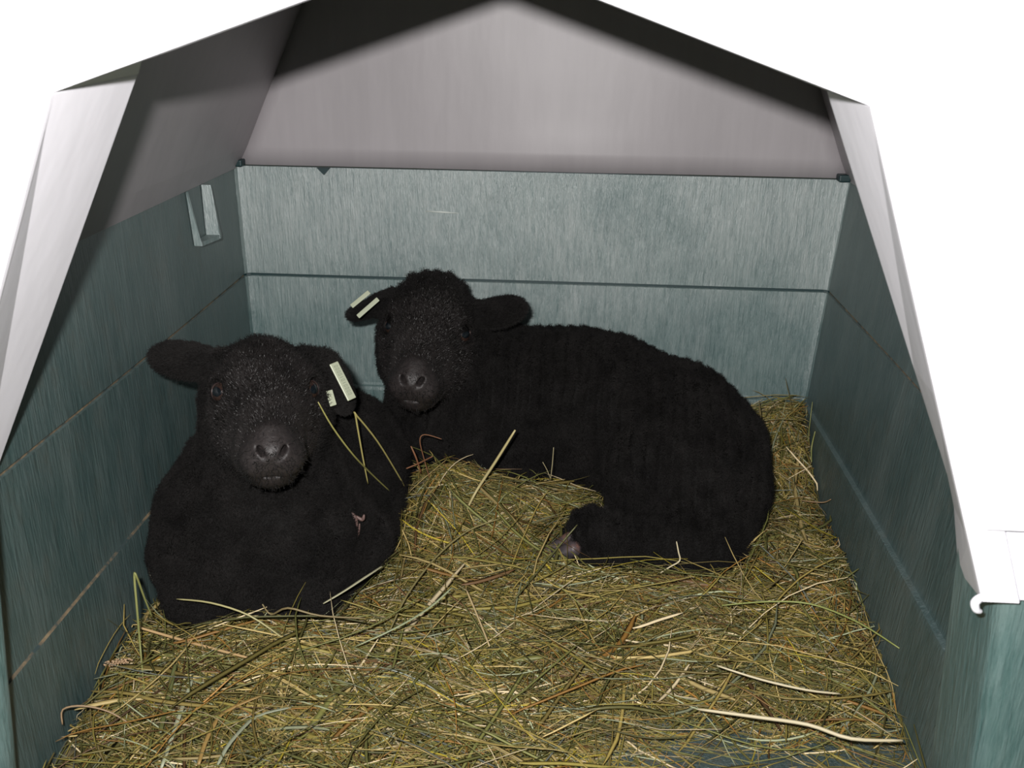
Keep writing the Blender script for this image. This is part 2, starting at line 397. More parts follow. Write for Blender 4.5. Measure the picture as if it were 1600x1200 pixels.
# ------------------------------------------------------------------ implicit-surface sculpting
class Field:
    def __init__(s, xs, ys, zs):
        s.xs, s.ys, s.zs = xs.astype(np.float32), ys.astype(np.float32), zs.astype(np.float32)
        s.f = np.full((len(xs), len(ys), len(zs)), .05, np.float32)
    def sub(s, lo, hi):
        sl = []
        for ax, a, b in zip((s.xs, s.ys, s.zs), lo, hi):
            i, j = np.searchsorted(ax, a), np.searchsorted(ax, b); sl.append(slice(max(0, i-1), min(len(ax), j+1)))
        X, Y, Z = np.meshgrid(s.xs[sl[0]], s.ys[sl[1]], s.zs[sl[2]], indexing='ij')
        return tuple(sl), X, Y, Z
    def add(s, d, sl, k):
        a = s.f[sl]; h = np.clip(.5+.5*(d-a)/k, 0, 1); s.f[sl] = d*(1-h)+a*h - k*h*(1-h)
    def cut(s, d, sl, k):
        a = s.f[sl]; d = -d; h = np.clip(.5-.5*(d-a)/k, 0, 1); s.f[sl] = d*(1-h)+a*h + k*h*(1-h)
    def cone(s, a, b, ra, rb, k=.02, cut=False):
        a, b = np.array(a, float), np.array(b, float); r = max(ra, rb)+k+.015
        lo, hi = np.minimum(a, b)-r, np.maximum(a, b)+r; sl, X, Y, Z = s.sub(lo, hi)
        d = b-a; L2_ = d@d
        t = np.clip(((X-a[0])*d[0]+(Y-a[1])*d[1]+(Z-a[2])*d[2])/L2_, 0, 1)
        q = np.sqrt((X-a[0]-t*d[0])**2+(Y-a[1]-t*d[1])**2+(Z-a[2]-t*d[2])**2) - (ra+(rb-ra)*t)
        (s.cut if cut else s.add)(q, sl, k)
    def ell(s, c, r, R=None, k=.02, cut=False, cup=0, bend=0, taper=0):
        c = np.array(c, float); R = np.eye(3) if R is None else np.array(R, float); r = np.array(r, float)
        m = r.max()+k+.02; sl, X, Y, Z = s.sub(c-m, c+m)
        P = [ (X-c[0])*R[i][0]+(Y-c[1])*R[i][1]+(Z-c[2])*R[i][2] for i in range(3)]
        if cup or bend: P[2] = P[2] - cup*P[1]**2 - bend*P[0]**2
        if taper: P[1] = P[1]/(1 - taper*P[0]/r[0]*np.sign(1)*.5)
        k0 = np.sqrt((P[0]/r[0])**2+(P[1]/r[1])**2+(P[2]/r[2])**2)+1e-9
        k1 = np.sqrt((P[0]/r[0]**2)**2+(P[1]/r[1]**2)**2+(P[2]/r[2]**2)**2)+1e-9
        (s.cut if cut else s.add)(k0*(k0-1)/k1, sl, k)
    def mesh(s):
        f = s.f; ins = f < 0
        nx, ny, nz = f.shape
        cs = np.zeros((nx-1, ny-1, nz-1), np.int8)
        for i in (0, 1):
            for j in (0, 1):
                for k in (0, 1): cs += ins[i:nx-1+i, j:ny-1+j, k:nz-1+k]
        act = (cs > 0) & (cs < 8); I, J, K = np.nonzero(act); N = len(I)
        idx = np.full(act.shape, -1, np.int64); idx[I, J, K] = np.arange(N)
        acc = np.zeros((N, 3)); cnt = np.zeros(N)
        ax = (s.xs.astype(float), s.ys.astype(float), s.zs.astype(float))
        cor = [(i, j, k) for i in (0, 1) for j in (0, 1) for k in (0, 1)]
        for a in cor:
            for d in range(3):
                if a[d]: continue
                b = list(a); b[d] = 1
                fa = f[I+a[0], J+a[1], K+a[2]].astype(float); fb = f[I+b[0], J+b[1], K+b[2]].astype(float)
                m = (fa < 0) != (fb < 0); t = np.where(m, fa/(fa-fb+1e-30), 0)
                pa = np.stack([ax[0][I+a[0]], ax[1][J+a[1]], ax[2][K+a[2]]], 1); pb = np.stack([ax[0][I+b[0]], ax[1][J+b[1]], ax[2][K+b[2]]], 1)
                acc[m] += (pa+(pb-pa)*t[:, None])[m]; cnt[m] += 1
        V = acc/cnt[:, None]; quads = []
        for d in range(3):
            sh = [slice(None)]*3; sh2 = [slice(None)]*3; sh[d] = slice(0, -1); sh2[d] = slice(1, None)
            A, B = ins[tuple(sh)], ins[tuple(sh2)]; m = A != B
            e1_, e2_ = (d+1) % 3, (d+2) % 3
            P = np.array(np.nonzero(m)).T
            P = P[(P[:, e1_] > 0) & (P[:, e2_] > 0) & (P[:, e1_] < f.shape[e1_]-1) & (P[:, e2_] < f.shape[e2_]-1)]
            def cell(o1, o2):
                q = P.copy(); q[:, e1_] -= o1; q[:, e2_] -= o2; return idx[q[:, 0], q[:, 1], q[:, 2]]
            Q = np.stack([cell(1, 1), cell(0, 1), cell(0, 0), cell(1, 0)], 1)
            flip = ~A[P[:, 0], P[:, 1], P[:, 2]]; Q[flip] = Q[flip][:, ::-1]; quads.append(Q)
        Q = np.concatenate(quads)
        # keep only the largest connected piece
        return V, Q
def axis(a, b, fine_a, fine_b, coarse, fine):
    p = [a]
    while p[-1] < b:
        x = p[-1]; d = 0 if fine_a <= x <= fine_b else min(abs(x-fine_a), abs(x-fine_b))
        p.append(x + fine + (coarse-fine)*min(1, d/.03))
    return np.array(p)
def unit(v): v = np.array(v, float); return v/np.linalg.norm(v)
def frame_from(a, hint):
    a = unit(a); c = np.array(hint, float); c = unit(c-a*(a@c)); b = np.cross(c, a); return np.array([a, b, c])
def tri_normals(V, Q):
    n = np.cross(V[Q[:, 2]]-V[Q[:, 0]], V[Q[:, 3]]-V[Q[:, 1]]); N = np.zeros_like(V)
    for i in range(4): np.add.at(N, Q[:, i], n)
    return N/(np.linalg.norm(N, axis=1)[:, None]+1e-12), n

def solve_head(eye_px, nose_px, ye, L, eyeL, eyeR, roll_fix=0.0):
    E = at(*eye_px, ye); lo, hi = .5, ye
    for _ in range(50):
        mdl = (lo+hi)/2
        if np.linalg.norm(at(*nose_px, mdl)-E) > L: lo = mdl
        else: hi = mdl
    Fw = unit(at(*nose_px, (lo+hi)/2)-E)
    X = at(*eyeR, ye)-at(*eyeL, ye); vw = unit(E-CAM); X = unit(X - vw*(Fw@X)/(Fw@vw)); Z = np.cross(Fw, X)
    if Z[2] < 0: Z = -Z
    return E, X, Fw, Z

def head_prims(G, H, s, crown=0.0):
    E, X, Fw, Z = H; R = np.array([X, Fw, Z])
    W = lambda x, y, z: E + s*(x*X+y*Fw+z*Z)
    ell = lambda c, r, k=.014, cut=False: G.ell(W(*c), np.array(r)*s, R, k*s, cut)
    cone = lambda a, b, ra, rb, k=.014, cut=False: G.cone(W(*a), W(*b), ra*s, rb*s, k*s, cut)
    ell((0, -.028, -.010+crown*.4), (.050, .046, .043+crown), .02)
    ell((0, -.002, .002), (.040, .044, .029), .02)
    cone((0, .012, -.012), (0, .080, -.018), .037, .0255, .018)
    cone((0, .018, .008), (0, .086, -.003), .021, .0140, .014)
    for q in (-1, 1):
        ell((q*.029, -.012, -.030), (.026, .040, .036), .018)
        cone((q*.018, -.015, -.050), (q*.007, .072, -.038), .031, .0155, .018)
        ell((q*.0105, .092, -.021), (.0165, .018, .0150), .010)
        ell((q*.036, -.004, .008), (.011, .019, .011), .010)
        ell((q*.037, .008, -.014), (.010, .016, .008), .010)
    ell((0, .083, -.038), (.0170, .017, .0115), .010)
    ell((0, .102, -.010), (.0130, .011, .0110), .010)
    for q in (-1, 1):
        # eye opening between the lids
        c = W(q*.0425, .0090, .0060); G.ell(c, np.array([.0095, .0108, .0088])*s, R, .0035*s, True)
        # comma nostrils, deep at their inner end
        cone((q*.0048, .1150, -.0120), (q*.0098, .1115, -.0050), .0015, .0024, .0020, True)
        cone((q*.0098, .1115, -.0050), (q*.0145, .1050, -.0025), .0024, .0012, .0020, True)
        cone((q*.0080, .1150, -.0085), (q*.0080, .0970, -.0070), .0023, .0023, .0024, True)
        cone((q*.0105, .1120, -.0045), (q*.0095, .0970, -.0060), .0024, .0020, .0024, True)
        # mouth
        cone((0, .1060, -.0325), (q*.014, .100, -.0310), .0015, .0015, .0020, True)
        cone((q*.014, .100, -.0310), (q*.025, .080, -.0270), .0015, .0013, .0020, True)
    cone((0, .1150, -.0125), (0, .1100, -.0310), .0013, .0013, .0018, True)

# ------------------------------------------------------------------ lamb materials
def coat_mat(name, col, rough, spec):
    m, nt, b = new_mat(name); a = noise_tex(nt, coords(nt, (1, 1, 1)), 25, 4, .6)
    nt.links.new(ramp(nt, a, [(.3, tuple(.5*c for c in col)), (.7, tuple(1.6*c for c in col))]), b.inputs['Base Color'])
    b.inputs['Roughness'].default_value = rough; b.inputs['Specular IOR Level'].default_value = spec; return m
M_WOOL = coat_mat('black_wool', (.0095, .0086, .0082), .68, .16)
M_FACEHAIR = coat_mat('black_face_hair', (.0165, .0142, .0138), .30, .60)
def skin_mat():
    m, nt, b = new_mat('lamb_skin')
    at_ = nd(nt, 'ShaderNodeAttribute', attribute_name='bare')
    a = noise_tex(nt, coords(nt, (1, 1, 1)), 400, 4, .6)
    c0 = ramp(nt, a, [(.35, (.003, .0028, .0027)), (.7, (.006, .0055, .005))])
    c1 = ramp(nt, a, [(.35, (.020, .0165, .0165)), (.7, (.036, .029, .028))])
    nt.links.new(mix(nt, at_.outputs['Fac'], c0, c1), b.inputs['Base Color'])
    r = nd(nt, 'ShaderNodeMapRange'); r.inputs[3].default_value = .6; r.inputs[4].default_value = .48
    nt.links.new(at_.outputs['Fac'], r.inputs[0]); nt.links.new(r.outputs[0], b.inputs['Roughness'])
    sp = nd(nt, 'ShaderNodeMapRange'); sp.inputs[3].default_value = .08; sp.inputs[4].default_value = .5; nt.links.new(at_.outputs['Fac'], sp.inputs[0]); nt.links.new(sp.outputs[0], b.inputs['Specular IOR Level'])
    bump(nt, b, a, .5, .0012); return m
M_SKIN = skin_mat()
def eye_mat():
    m, nt, b = new_mat('lamb_eye')
    at_ = nd(nt, 'ShaderNodeAttribute', attribute_name='iris')
    c = ramp(nt, at_.outputs['Fac'], [(0, (.030, .017, .013)), (.5, (.026, .014, .011)), (.62, (.003, .004, .006)), (1, (.005, .0075, .010))])
    nt.links.new(c, b.inputs['Base Color']); b.inputs['Roughness'].default_value = .22; b.inputs['Coat Weight'].default_value = .3; return m
M_EYE = eye_mat()
M_LID = simple('eyelid_rim', (.034, .021, .019), .45)
def hoof_mat():
    m, nt, b = new_mat('hoof_horn'); a = noise_tex(nt, coords(nt, (1, 1, 1)), 55, 5, .6)
    nt.links.new(ramp(nt, a, [(.38, (.035, .032, .036)), (.5, (.07, .055, .058)), (.62, (.17, .085, .065)), (.75, (.05, .04, .045))]), b.inputs['Base Color'])
    b.inputs['Roughness'].default_value = .4; bump(nt, b, a, .4, .002); return m
M_HOOF = hoof_mat()
M_HOOFP = simple('pink_skin_fold', (.14, .085, .075), .5)
M_TAG = simple('pale_green_tag', (.46, .49, .36), .4)
M_TAGINK = simple('tag_print', (.20, .23, .17), .6)

# ------------------------------------------------------------------ hair
def hairs(name, roots, dirs, length, radius, mat, parent, npts=4, curl=.35, curlf=1.0):
    n = len(roots); cd = bpy.data.hair_curves.new(name); cd.add_curves([npts]*n)
    t = np.linspace(0, 1, npts)
    up = rng.normal(size=(n, 3)); side = np.cross(dirs, up); side /= np.linalg.norm(side, axis=1)[:, None]+1e-9; s2 = np.cross(dirs, side)
    ph = rng.uniform(0, 2*np.pi, n)
    P = np.zeros((n, npts, 3))
    for k in range(npts):
        w = curl*t[k]*length
        P[:, k] = roots + dirs*(length*t[k])[:, None] + side*(w*np.sin(ph+curlf*5*t[k]))[:, None] + s2*(w*np.cos(ph+curlf*5*t[k]))[:, None]
        if k == 0: P[:, k] = roots - dirs*(length*.12)[:, None]
    cd.position_data.foreach_set('vector', P.reshape(-1).astype(np.float32))
    ra = cd.attributes.get('radius') or cd.attributes.new('radius', 'FLOAT', 'POINT')
    ra.data.foreach_set('value', np.tile(radius*(1-.8*t**1.5), n).astype(np.float32))
    cd.materials.append(mat)
    o = bpy.data.objects.new(name, cd); COL.objects.link(o)
    if parent: o.parent = parent
    return o
def sample(V, Q, area_n, N, w, count):
    a = np.linalg.norm(area_n, axis=1)*w; p = a/a.sum(); i = rng.choice(len(Q), count, p=p)
    u, v = rng.random(count)[:, None], rng.random(count)[:, None]
    def bl(A): q = Q[i]; return (A[q[:, 0]]*(1-u)+A[q[:, 1]]*u)*(1-v) + (A[q[:, 3]]*(1-u)+A[q[:, 2]]*u)*v
    n = bl(N); return bl(V), n/(np.linalg.norm(n, axis=1)[:, None]+1e-9)

def fbm(P, sc_, seed=0.0):
    return np.array([noise.noise(Vector((p[0]*sc_+seed, p[1]*sc_, p[2]*sc_))) for p in P])

def finish_lamb(root_name, G, H, s, ears, label, group, body_axis, nbody, nhead, ripple, tail_fn=None, eye_open=(1, 1)):
    V, Q = G.mesh(); N, an = tri_normals(V, Q)
    E, X, Fw, Z = H
    loc = np.stack([(V-E)@X, (V-E)@Fw, (V-E)@Z], 1)/s
    earmask = np.zeros(len(V))
    for (c, R, r) in ears:
        q = np.stack([(V-c)@R[i]/(r[i]*1.15+(.004 if i == 2 else 0)) for i in range(3)], 1); q[:, 2] *= .35
        earmask = np.maximum(earmask, ((q**2).sum(1) < 1.0).astype(float))
    hd = 1/(1+np.exp((np.sqrt((loc[:, 0]/.055)**2+((loc[:, 1]-.028)/.095)**2+((loc[:, 2]+.012)/.066)**2)-1)*14))
    headmask = np.clip(np.maximum(hd, earmask), 0, 1)
    wool = 1-headmask
    # wool surface: curly lumps and crosswise ripples along the trunk
    t = (V-body_axis[0])@unit(body_axis[1]-body_axis[0])
    lump = fbm(V, 48)*.0016 + fbm(V, 110, 9)*.0009 + fbm(V, 19, 3)*.0065
    rp = ripple*np.sin(2*np.pi*t/.0145 + 2.2*fbm(V, 14, 5))*np.clip(N[:, 2]+.35, 0, 1)
    V = V + N*((lump + rp)*wool + .0005*fbm(V, 160, 2)*headmask)[:, None]
    bare = np.clip((loc[:, 1]-.080)/.025, 0, 1)*headmask
    bare = np.maximum(bare, headmask*np.clip(1-np.abs(np.hypot((np.abs(loc[:, 0])-.044), loc[:, 1]-.004)-.0)/.020, 0, 1)*.25)
    o = mesh_obj(root_name, V, Q, M_SKIN)
    at_ = o.data.attributes.new('bare', 'FLOAT', 'POINT'); at_.data.foreach_set('value', bare.astype(np.float32))
    o['label'] = label; o['category'] = 'lamb'; o['group'] = group
    N, an = tri_normals(V, Q)
    # fleece
    wq = wool[Q].mean(1)
    pos, n = sample(V, Q, an, N, np.clip(wq, 0, 1)**1.5*(0.35+.65*(n_up(an))), nbody)
    A = unit(body_axis[1]-body_axis[0]); flow = A*.25 + np.array([0, 0, -.45])
    d = n*.85 + flow + np.stack([fbm(pos, 60, 1), fbm(pos, 60, 21), fbm(pos, 60, 41)], 1)*1.1 + rng.normal(size=pos.shape)*.25
    d /= np.linalg.norm(d, axis=1)[:, None]
    fl_ = hairs('fleece', pos, d, rng.uniform(.0035, .0075, nbody), .00028, M_WOOL, o, 4, .30, 1.3)
    fl_['label'] = 'short curly black fleece'
    # short face and ear hair
    shave = np.clip(1.15-bare*2.0, 0.0, 1)
    eyed = np.minimum(np.linalg.norm(loc-np.array([.041, .008, .005]), axis=1), np.linalg.norm(loc-np.array([-.041, .008, .005]), axis=1))
    shave *= np.clip((eyed-.0115)/.006, 0, 1)
    hq = (headmask*shave)[Q].mean(1); pos, n = sample(V, Q, an, N, hq, nhead)
    out = pos-(E-s*.02*Fw); lateral = (out@X)[:, None]*X
    isear = np.zeros(nhead, bool)
    for (c, R, r) in ears:
        q = np.stack([(pos-c)@R[i]/(r[i]*1.18+(.004 if i == 2 else 0)) for i in range(3)], 1); q[:, 2] *= .35; isear |= (q**2).sum(1) < 1
    isear &= np.abs(out@X) > .045*s
    fl2 = np.where(isear[:, None], np.sign(out@X)[:, None]*X*.9 + np.array([0, 0, -.2]), -Fw*.9 + .15*lateral/.05)
    d = n*np.where(isear, .75, .42)[:, None] + fl2 + rng.normal(size=pos.shape)*.22; d /= np.linalg.norm(d, axis=1)[:, None]
    L = np.where(isear, rng.uniform(.003, .0065, nhead), rng.uniform(.0016, .0034, nhead))
    fh = hairs('face_hair', pos[~isear], d[~isear], L[~isear], .00023, M_FACEHAIR, o, 3, .10, .6)
    fh['label'] = 'short glossy black face hair'
    eh = hairs('ear_hair', pos[isear], d[isear], L[isear], .00026, M_WOOL, o, 3, .20, .8)
    eh['label'] = 'soft black hair fringing the ears'
    # eyes
    for q, op in zip((-1, 1), eye_open):
        c = E + s*(q*.0362*X + .0045*Fw + .0015*Z); r = .0110*s; look = unit(q*.72*X + .58*Fw + .38*Z)
        ev, ef = uvsphere(c, r, look, 20, 16)
        e = mesh_obj('eye', ev, ef, M_EYE, o)
        dt = ((np.array(ev)-c)@look)/r
        bb = unit(np.cross(look, Z)); hx = np.abs((np.array(ev)-c)@bb)/r; hz = np.abs((np.array(ev)-c)@np.cross(bb, look))/r
        ir = np.clip(1.15-np.hypot(hx/.58, hz/.40), 0, 1)*(dt > 0); ir = np.clip(ir*3, 0, 1)
        ia = e.data.attributes.new('iris', 'FLOAT', 'POINT'); ia.data.foreach_set('value', ir.astype(np.float32))
        # lid rim: thin torus round the opening; the upper lid droops when half closed
        u1 = unit(np.cross(look, Z)); u2 = np.cross(u1, look)
        TV, TF = [], []; nn, mm = 28, 6
        for i in range(nn):
            a = 2*math.pi*i/nn; ctr = c + look*r*.60 + u1*math.cos(a)*r*.86 + u2*math.sin(a)*r*(.70*op)
            for j in range(mm):
                b_ = 2*math.pi*j/mm; rad = unit(u1*math.cos(a)+u2*math.sin(a))
                TV.append(ctr + s*.0011*(rad*math.cos(b_) + look*math.sin(b_)))
        for i in range(nn):
            for j in range(mm): TF.append((i*mm+j, ((i+1) % nn)*mm+j, ((i+1) % nn)*mm+(j+1) % mm, i*mm+(j+1) % mm))
        mesh_obj('eyelid', TV, TF, M_LID, o)
        if op < .7:                                           # drooping upper lid
            LV, LF = [], []; a_n, b_n = 14, 6
            for i in range(a_n+1):
                th = math.pi*i/a_n
                for j in range(b_n+1):
                    ph = math.radians(15 + 85*j/b_n)
                    dd = unit(u1*math.cos(th)*1.0 + (u2*math.sin(ph) + look*math.cos(ph))*math.sin(th))
                    LV.append(c + dd*r*1.07)
            for i in range(a_n):
                for j in range(b_n): k = i*(b_n+1)+j; LF.append((k, k+1, k+b_n+2, k+b_n+1))
            l = mesh_obj('eyelid', LV, LF, M_SKIN, o); l['label'] = 'half-closed black upper eyelid'
    return o
def n_up(an): return np.clip(1.1*(an[:, 2]/(np.linalg.norm(an, axis=1)+1e-12)) - .9*(an[:, 1]/(np.linalg.norm(an, axis=1)+1e-12)) + .55, 0.05, 1)
def uvsphere(c, r, axis_, nu, nv):
    a = unit(axis_); b = unit(np.cross(a, (0, 0, 1.0))); d = np.cross(b, a); V = [c+a*r]; F = []
    for i in range(1, nv):
        th = math.pi*i/nv
        for k in range(nu): ph = 2*math.pi*k/nu; V.append(c + r*(a*math.cos(th) + (b*math.cos(ph)+d*math.sin(ph))*math.sin(th)))
    V.append(c-a*r)
    for k in range(nu): F.append((0, 1+k, 1+(k+1) % nu)); F.append((len(V)-1, 1+(nv-2)*nu+(k+1) % nu, 1+(nv-2)*nu+k))
    for i in range(nv-2):
        for k in range(nu): F.append((1+i*nu+k, 1+(i+1)*nu+k, 1+(i+1)*nu+(k+1) % nu, 1+i*nu+(k+1) % nu))
    return V, F
def ear(G, root, tip, hint, w, thick=.0045, cup=6, bend=0.0):
    """leaf-shaped ear; hint = direction the outer (back) side of the ear faces"""
    R = frame_from(tip-root, hint); L = np.linalg.norm(tip-root); c = (root+tip)/2; r = (L/2*1.04, w/2, thick)
    G.ell(c, r, R, .006, cup=-cup, bend=-bend)
    G.cone(root-R[0]*.010, root+R[0]*.022, .016, .011, .012)
    return (c, R, r)
GROUP = 'black lambs lying on the hay'

# ------------------------------------------------------------------ front lamb
def front_lamb():
    s = 1.03
    H = solve_head((415, 611), (425, 692), .875, .106*s, (342, 612), (487, 608)); E, X, Fw, Z = H
    G = Field(axis(-.42, -.06, E[0]-.115, E[0]+.095, .0042, .0015), axis(.735, 1.20, E[1]-.125, E[1]+.085, .0042, .0015), axis(.0, .345, E[2]-.095, E[2]+.075, .0042, .0015))
    W = lambda x, y, z: E + s*(x*X+y*Fw+z*Z)
    # trunk
    G.cone((-.270, .935, .105), (-.245, 1.03, .108), .086, .090, .03)
    G.cone((-.245, 1.03, .108), (-.228, 1.072, .105), .088, .078, .03)
    G.ell((-.265, .892, .088), (.078, .062, .080), k=.03)
    G.ell((-.318, .905, .085), (.050, .075, .080), k=.03)
    G.ell((-.205, .925, .085), (.046, .070, .072), k=.03)
    # folded forelegs: upper arm to knee, cannon tucked back under the chest
    G.cone((-.325, .92, .06), (-.305, .850, .042), .042, .033, .02)
    G.cone((-.305, .850, .040), (-.290, .92, .025), .030, .020, .015)
    G.cone((-.190, .95, .06), (-.212, .868, .042), .042, .032, .02)
    G.cone((-.212, .868, .040), (-.235, .93, .025), .028, .020, .015)
    G.ell((-.258, .862, .050), (.045, .030, .040), k=.025)
    # right thigh and tucked hind foot
    G.ell((-.190, 1.06, .075), (.052, .078, .070), k=.025)
    G.cone((-.175, 1.0, .05), (-.165, .945, .062), .036, .024, .02)
    # neck up to the head
    G.cone((-.262, .930, .140), W(0, -.050, -.035), .074, .052, .03)
    G.cone((-.262, .905, .120), W(0, -.030, -.058), .066, .036, .03)
    head_prims(G, H, s, .004)
    rl = W(-.042, -.040, .010); tl = at(238, 549, .905)
    ears = [ear(G, rl, tl, (.15, -.60, .9), .041, .0042, 5, 1.5)]
    rr = W(.040, -.042, .014); mid = at(520, 590, .935); tr = at(541, 642, .925)
    G.cone(rr, mid-np.array([.004, 0, .0]), .0125, .0115, .012)
    ears.append(ear(G, mid+np.array([-.004, 0, .004]), tr, (1.0, -.30, .35), .036, .0042, 5, 3))
    o = finish_lamb('black_lamb', G, H, s, ears, 'black lamb lying at left beside the wall, facing forward with both eyes open',
                    GROUP, (np.array([-.27, .9, .1]), np.array([-.22, 1.1, .1])), 150000, 60000, .0006)
    # ear tag: two plates, outside and inside of the ear
    tag_plate(o, at(521, 567, .915), at(550, 624, .905), unit((.80, -.45, .38)), .0115, True)
    tag_plate(o, at(514, 610, .902), at(521, 634, .898), unit((.7, -.6, .35)), .0075, False)
    FOLD = .900
    # pinkish folds of the tucked foot
    for pts, w in (([(549, 800), (556, 812), (556, 832)], .0022), ([(537, 823), (541, 834), (538, 848)], .0018), ([(556, 806), (566, 812), (569, 804)], .0020), ([(562, 818), (560, 832), (557, 842)], .0014), ([(545, 803), (549, 812), (548, 826)], .0014)):
        tube('skin_fold', [at(x, y, FOLD) for x, y in pts], w, M_HOOFP, o)
    return o, G
def tube(name, pts, r, mat, parent=None, n=6, taper=True):
    P = []
    pts = [np.array(p, float) for p in pts]
    m = len(pts)
    for i in range(m-1):                                     # Catmull-Rom
        p0, p1, p2, p3 = pts[max(0, i-1)], pts[i], pts[i+1], pts[min(m-1, i+2)]
        for t in np.linspace(0, 1, 5)[:-1]:
            P.append(.5*((2*p1)+(-p0+p2)*t+(2*p0-5*p1+4*p2-p3)*t*t+(-p0+3*p1-3*p2+p3)*t**3))
    P.append(pts[-1]); V, F = [], []
    for i, p in enumerate(P):
        d = unit(P[min(len(P)-1, i+1)]-P[max(0, i-1)]); a = unit(np.cross(d, (.3, .9, .2))); b = np.cross(d, a)
        rr = r*(math.sin(math.pi*(i+.35)/(len(P)-.3))**(taper if taper is not True else .5) if taper else 1)
        for k in range(n): th = 2*math.pi*k/n; V.append(p+rr*(a*math.cos(th)+b*math.sin(th)))
    for i in range(len(P)-1):
        for k in range(n): F.append((i*n+k, i*n+(k+1) % n, (i+1)*n+(k+1) % n, (i+1)*n+k))
    F += [tuple(range(n))[::-1], tuple(range((len(P)-1)*n, len(P)*n))]
    return mesh_obj(name, V, F, mat, parent)
tube('hook', HOOK[0][1], .0028, M_WHITE, HOOK[0][0], 8)
def tag_plate(parent, a, b, nrm, w, marks):
    d = unit(b-a); nrm = unit(nrm-d*(nrm@d)); u = np.cross(nrm, d); L = np.linalg.norm(b-a); c = (a+b)/2
    R = np.array([d, u, nrm]).T
    o = box_mesh('ear_tag', c, (L/2, w/2, .0009), M_TAG, parent, .0008, R)
    o['label'] = 'pale green plastic ear tag' + (' with stamped digits' if marks else '')
    if marks:
        V, F = [], []
        def bar(x, y, hx, hy):
            k = len(V); q = c + nrm*.00095
            for sx, sy, sz in ((-1, -1, 0), (1, -1, 0), (1, 1, 0), (-1, 1, 0), (-1, -1, 1), (1, -1, 1), (1, 1, 1), (-1, 1, 1)): V.append(q + d*(x+sx*hx)+u*(y+sy*hy)+nrm*sz*.00012)
            F.extend([(k+4, k+5, k+6, k+7), (k, k+1, k+5, k+4), (k+1, k+2, k+6, k+5), (k+2, k+3, k+7, k+6), (k+3, k, k+4, k+7)])
        r_ = random.Random(3); x = -L/2+.004
        while x < L/2-.004:
            kind = r_.choice('0017025')
            h = w*.20
            if kind in '025': bar(x-.0007, 0, .00018, h); bar(x+.0007, 0, .00018, h); bar(x, h, .0008, .0002); bar(x, -h, .0008, .0002)
            else: bar(x, 0, .00022, h)
            x += .0030
        mesh_obj('stamped_digits', V, F, M_TAGINK, o, smooth=False)
    return o
LAMB1, G1 = front_lamb()

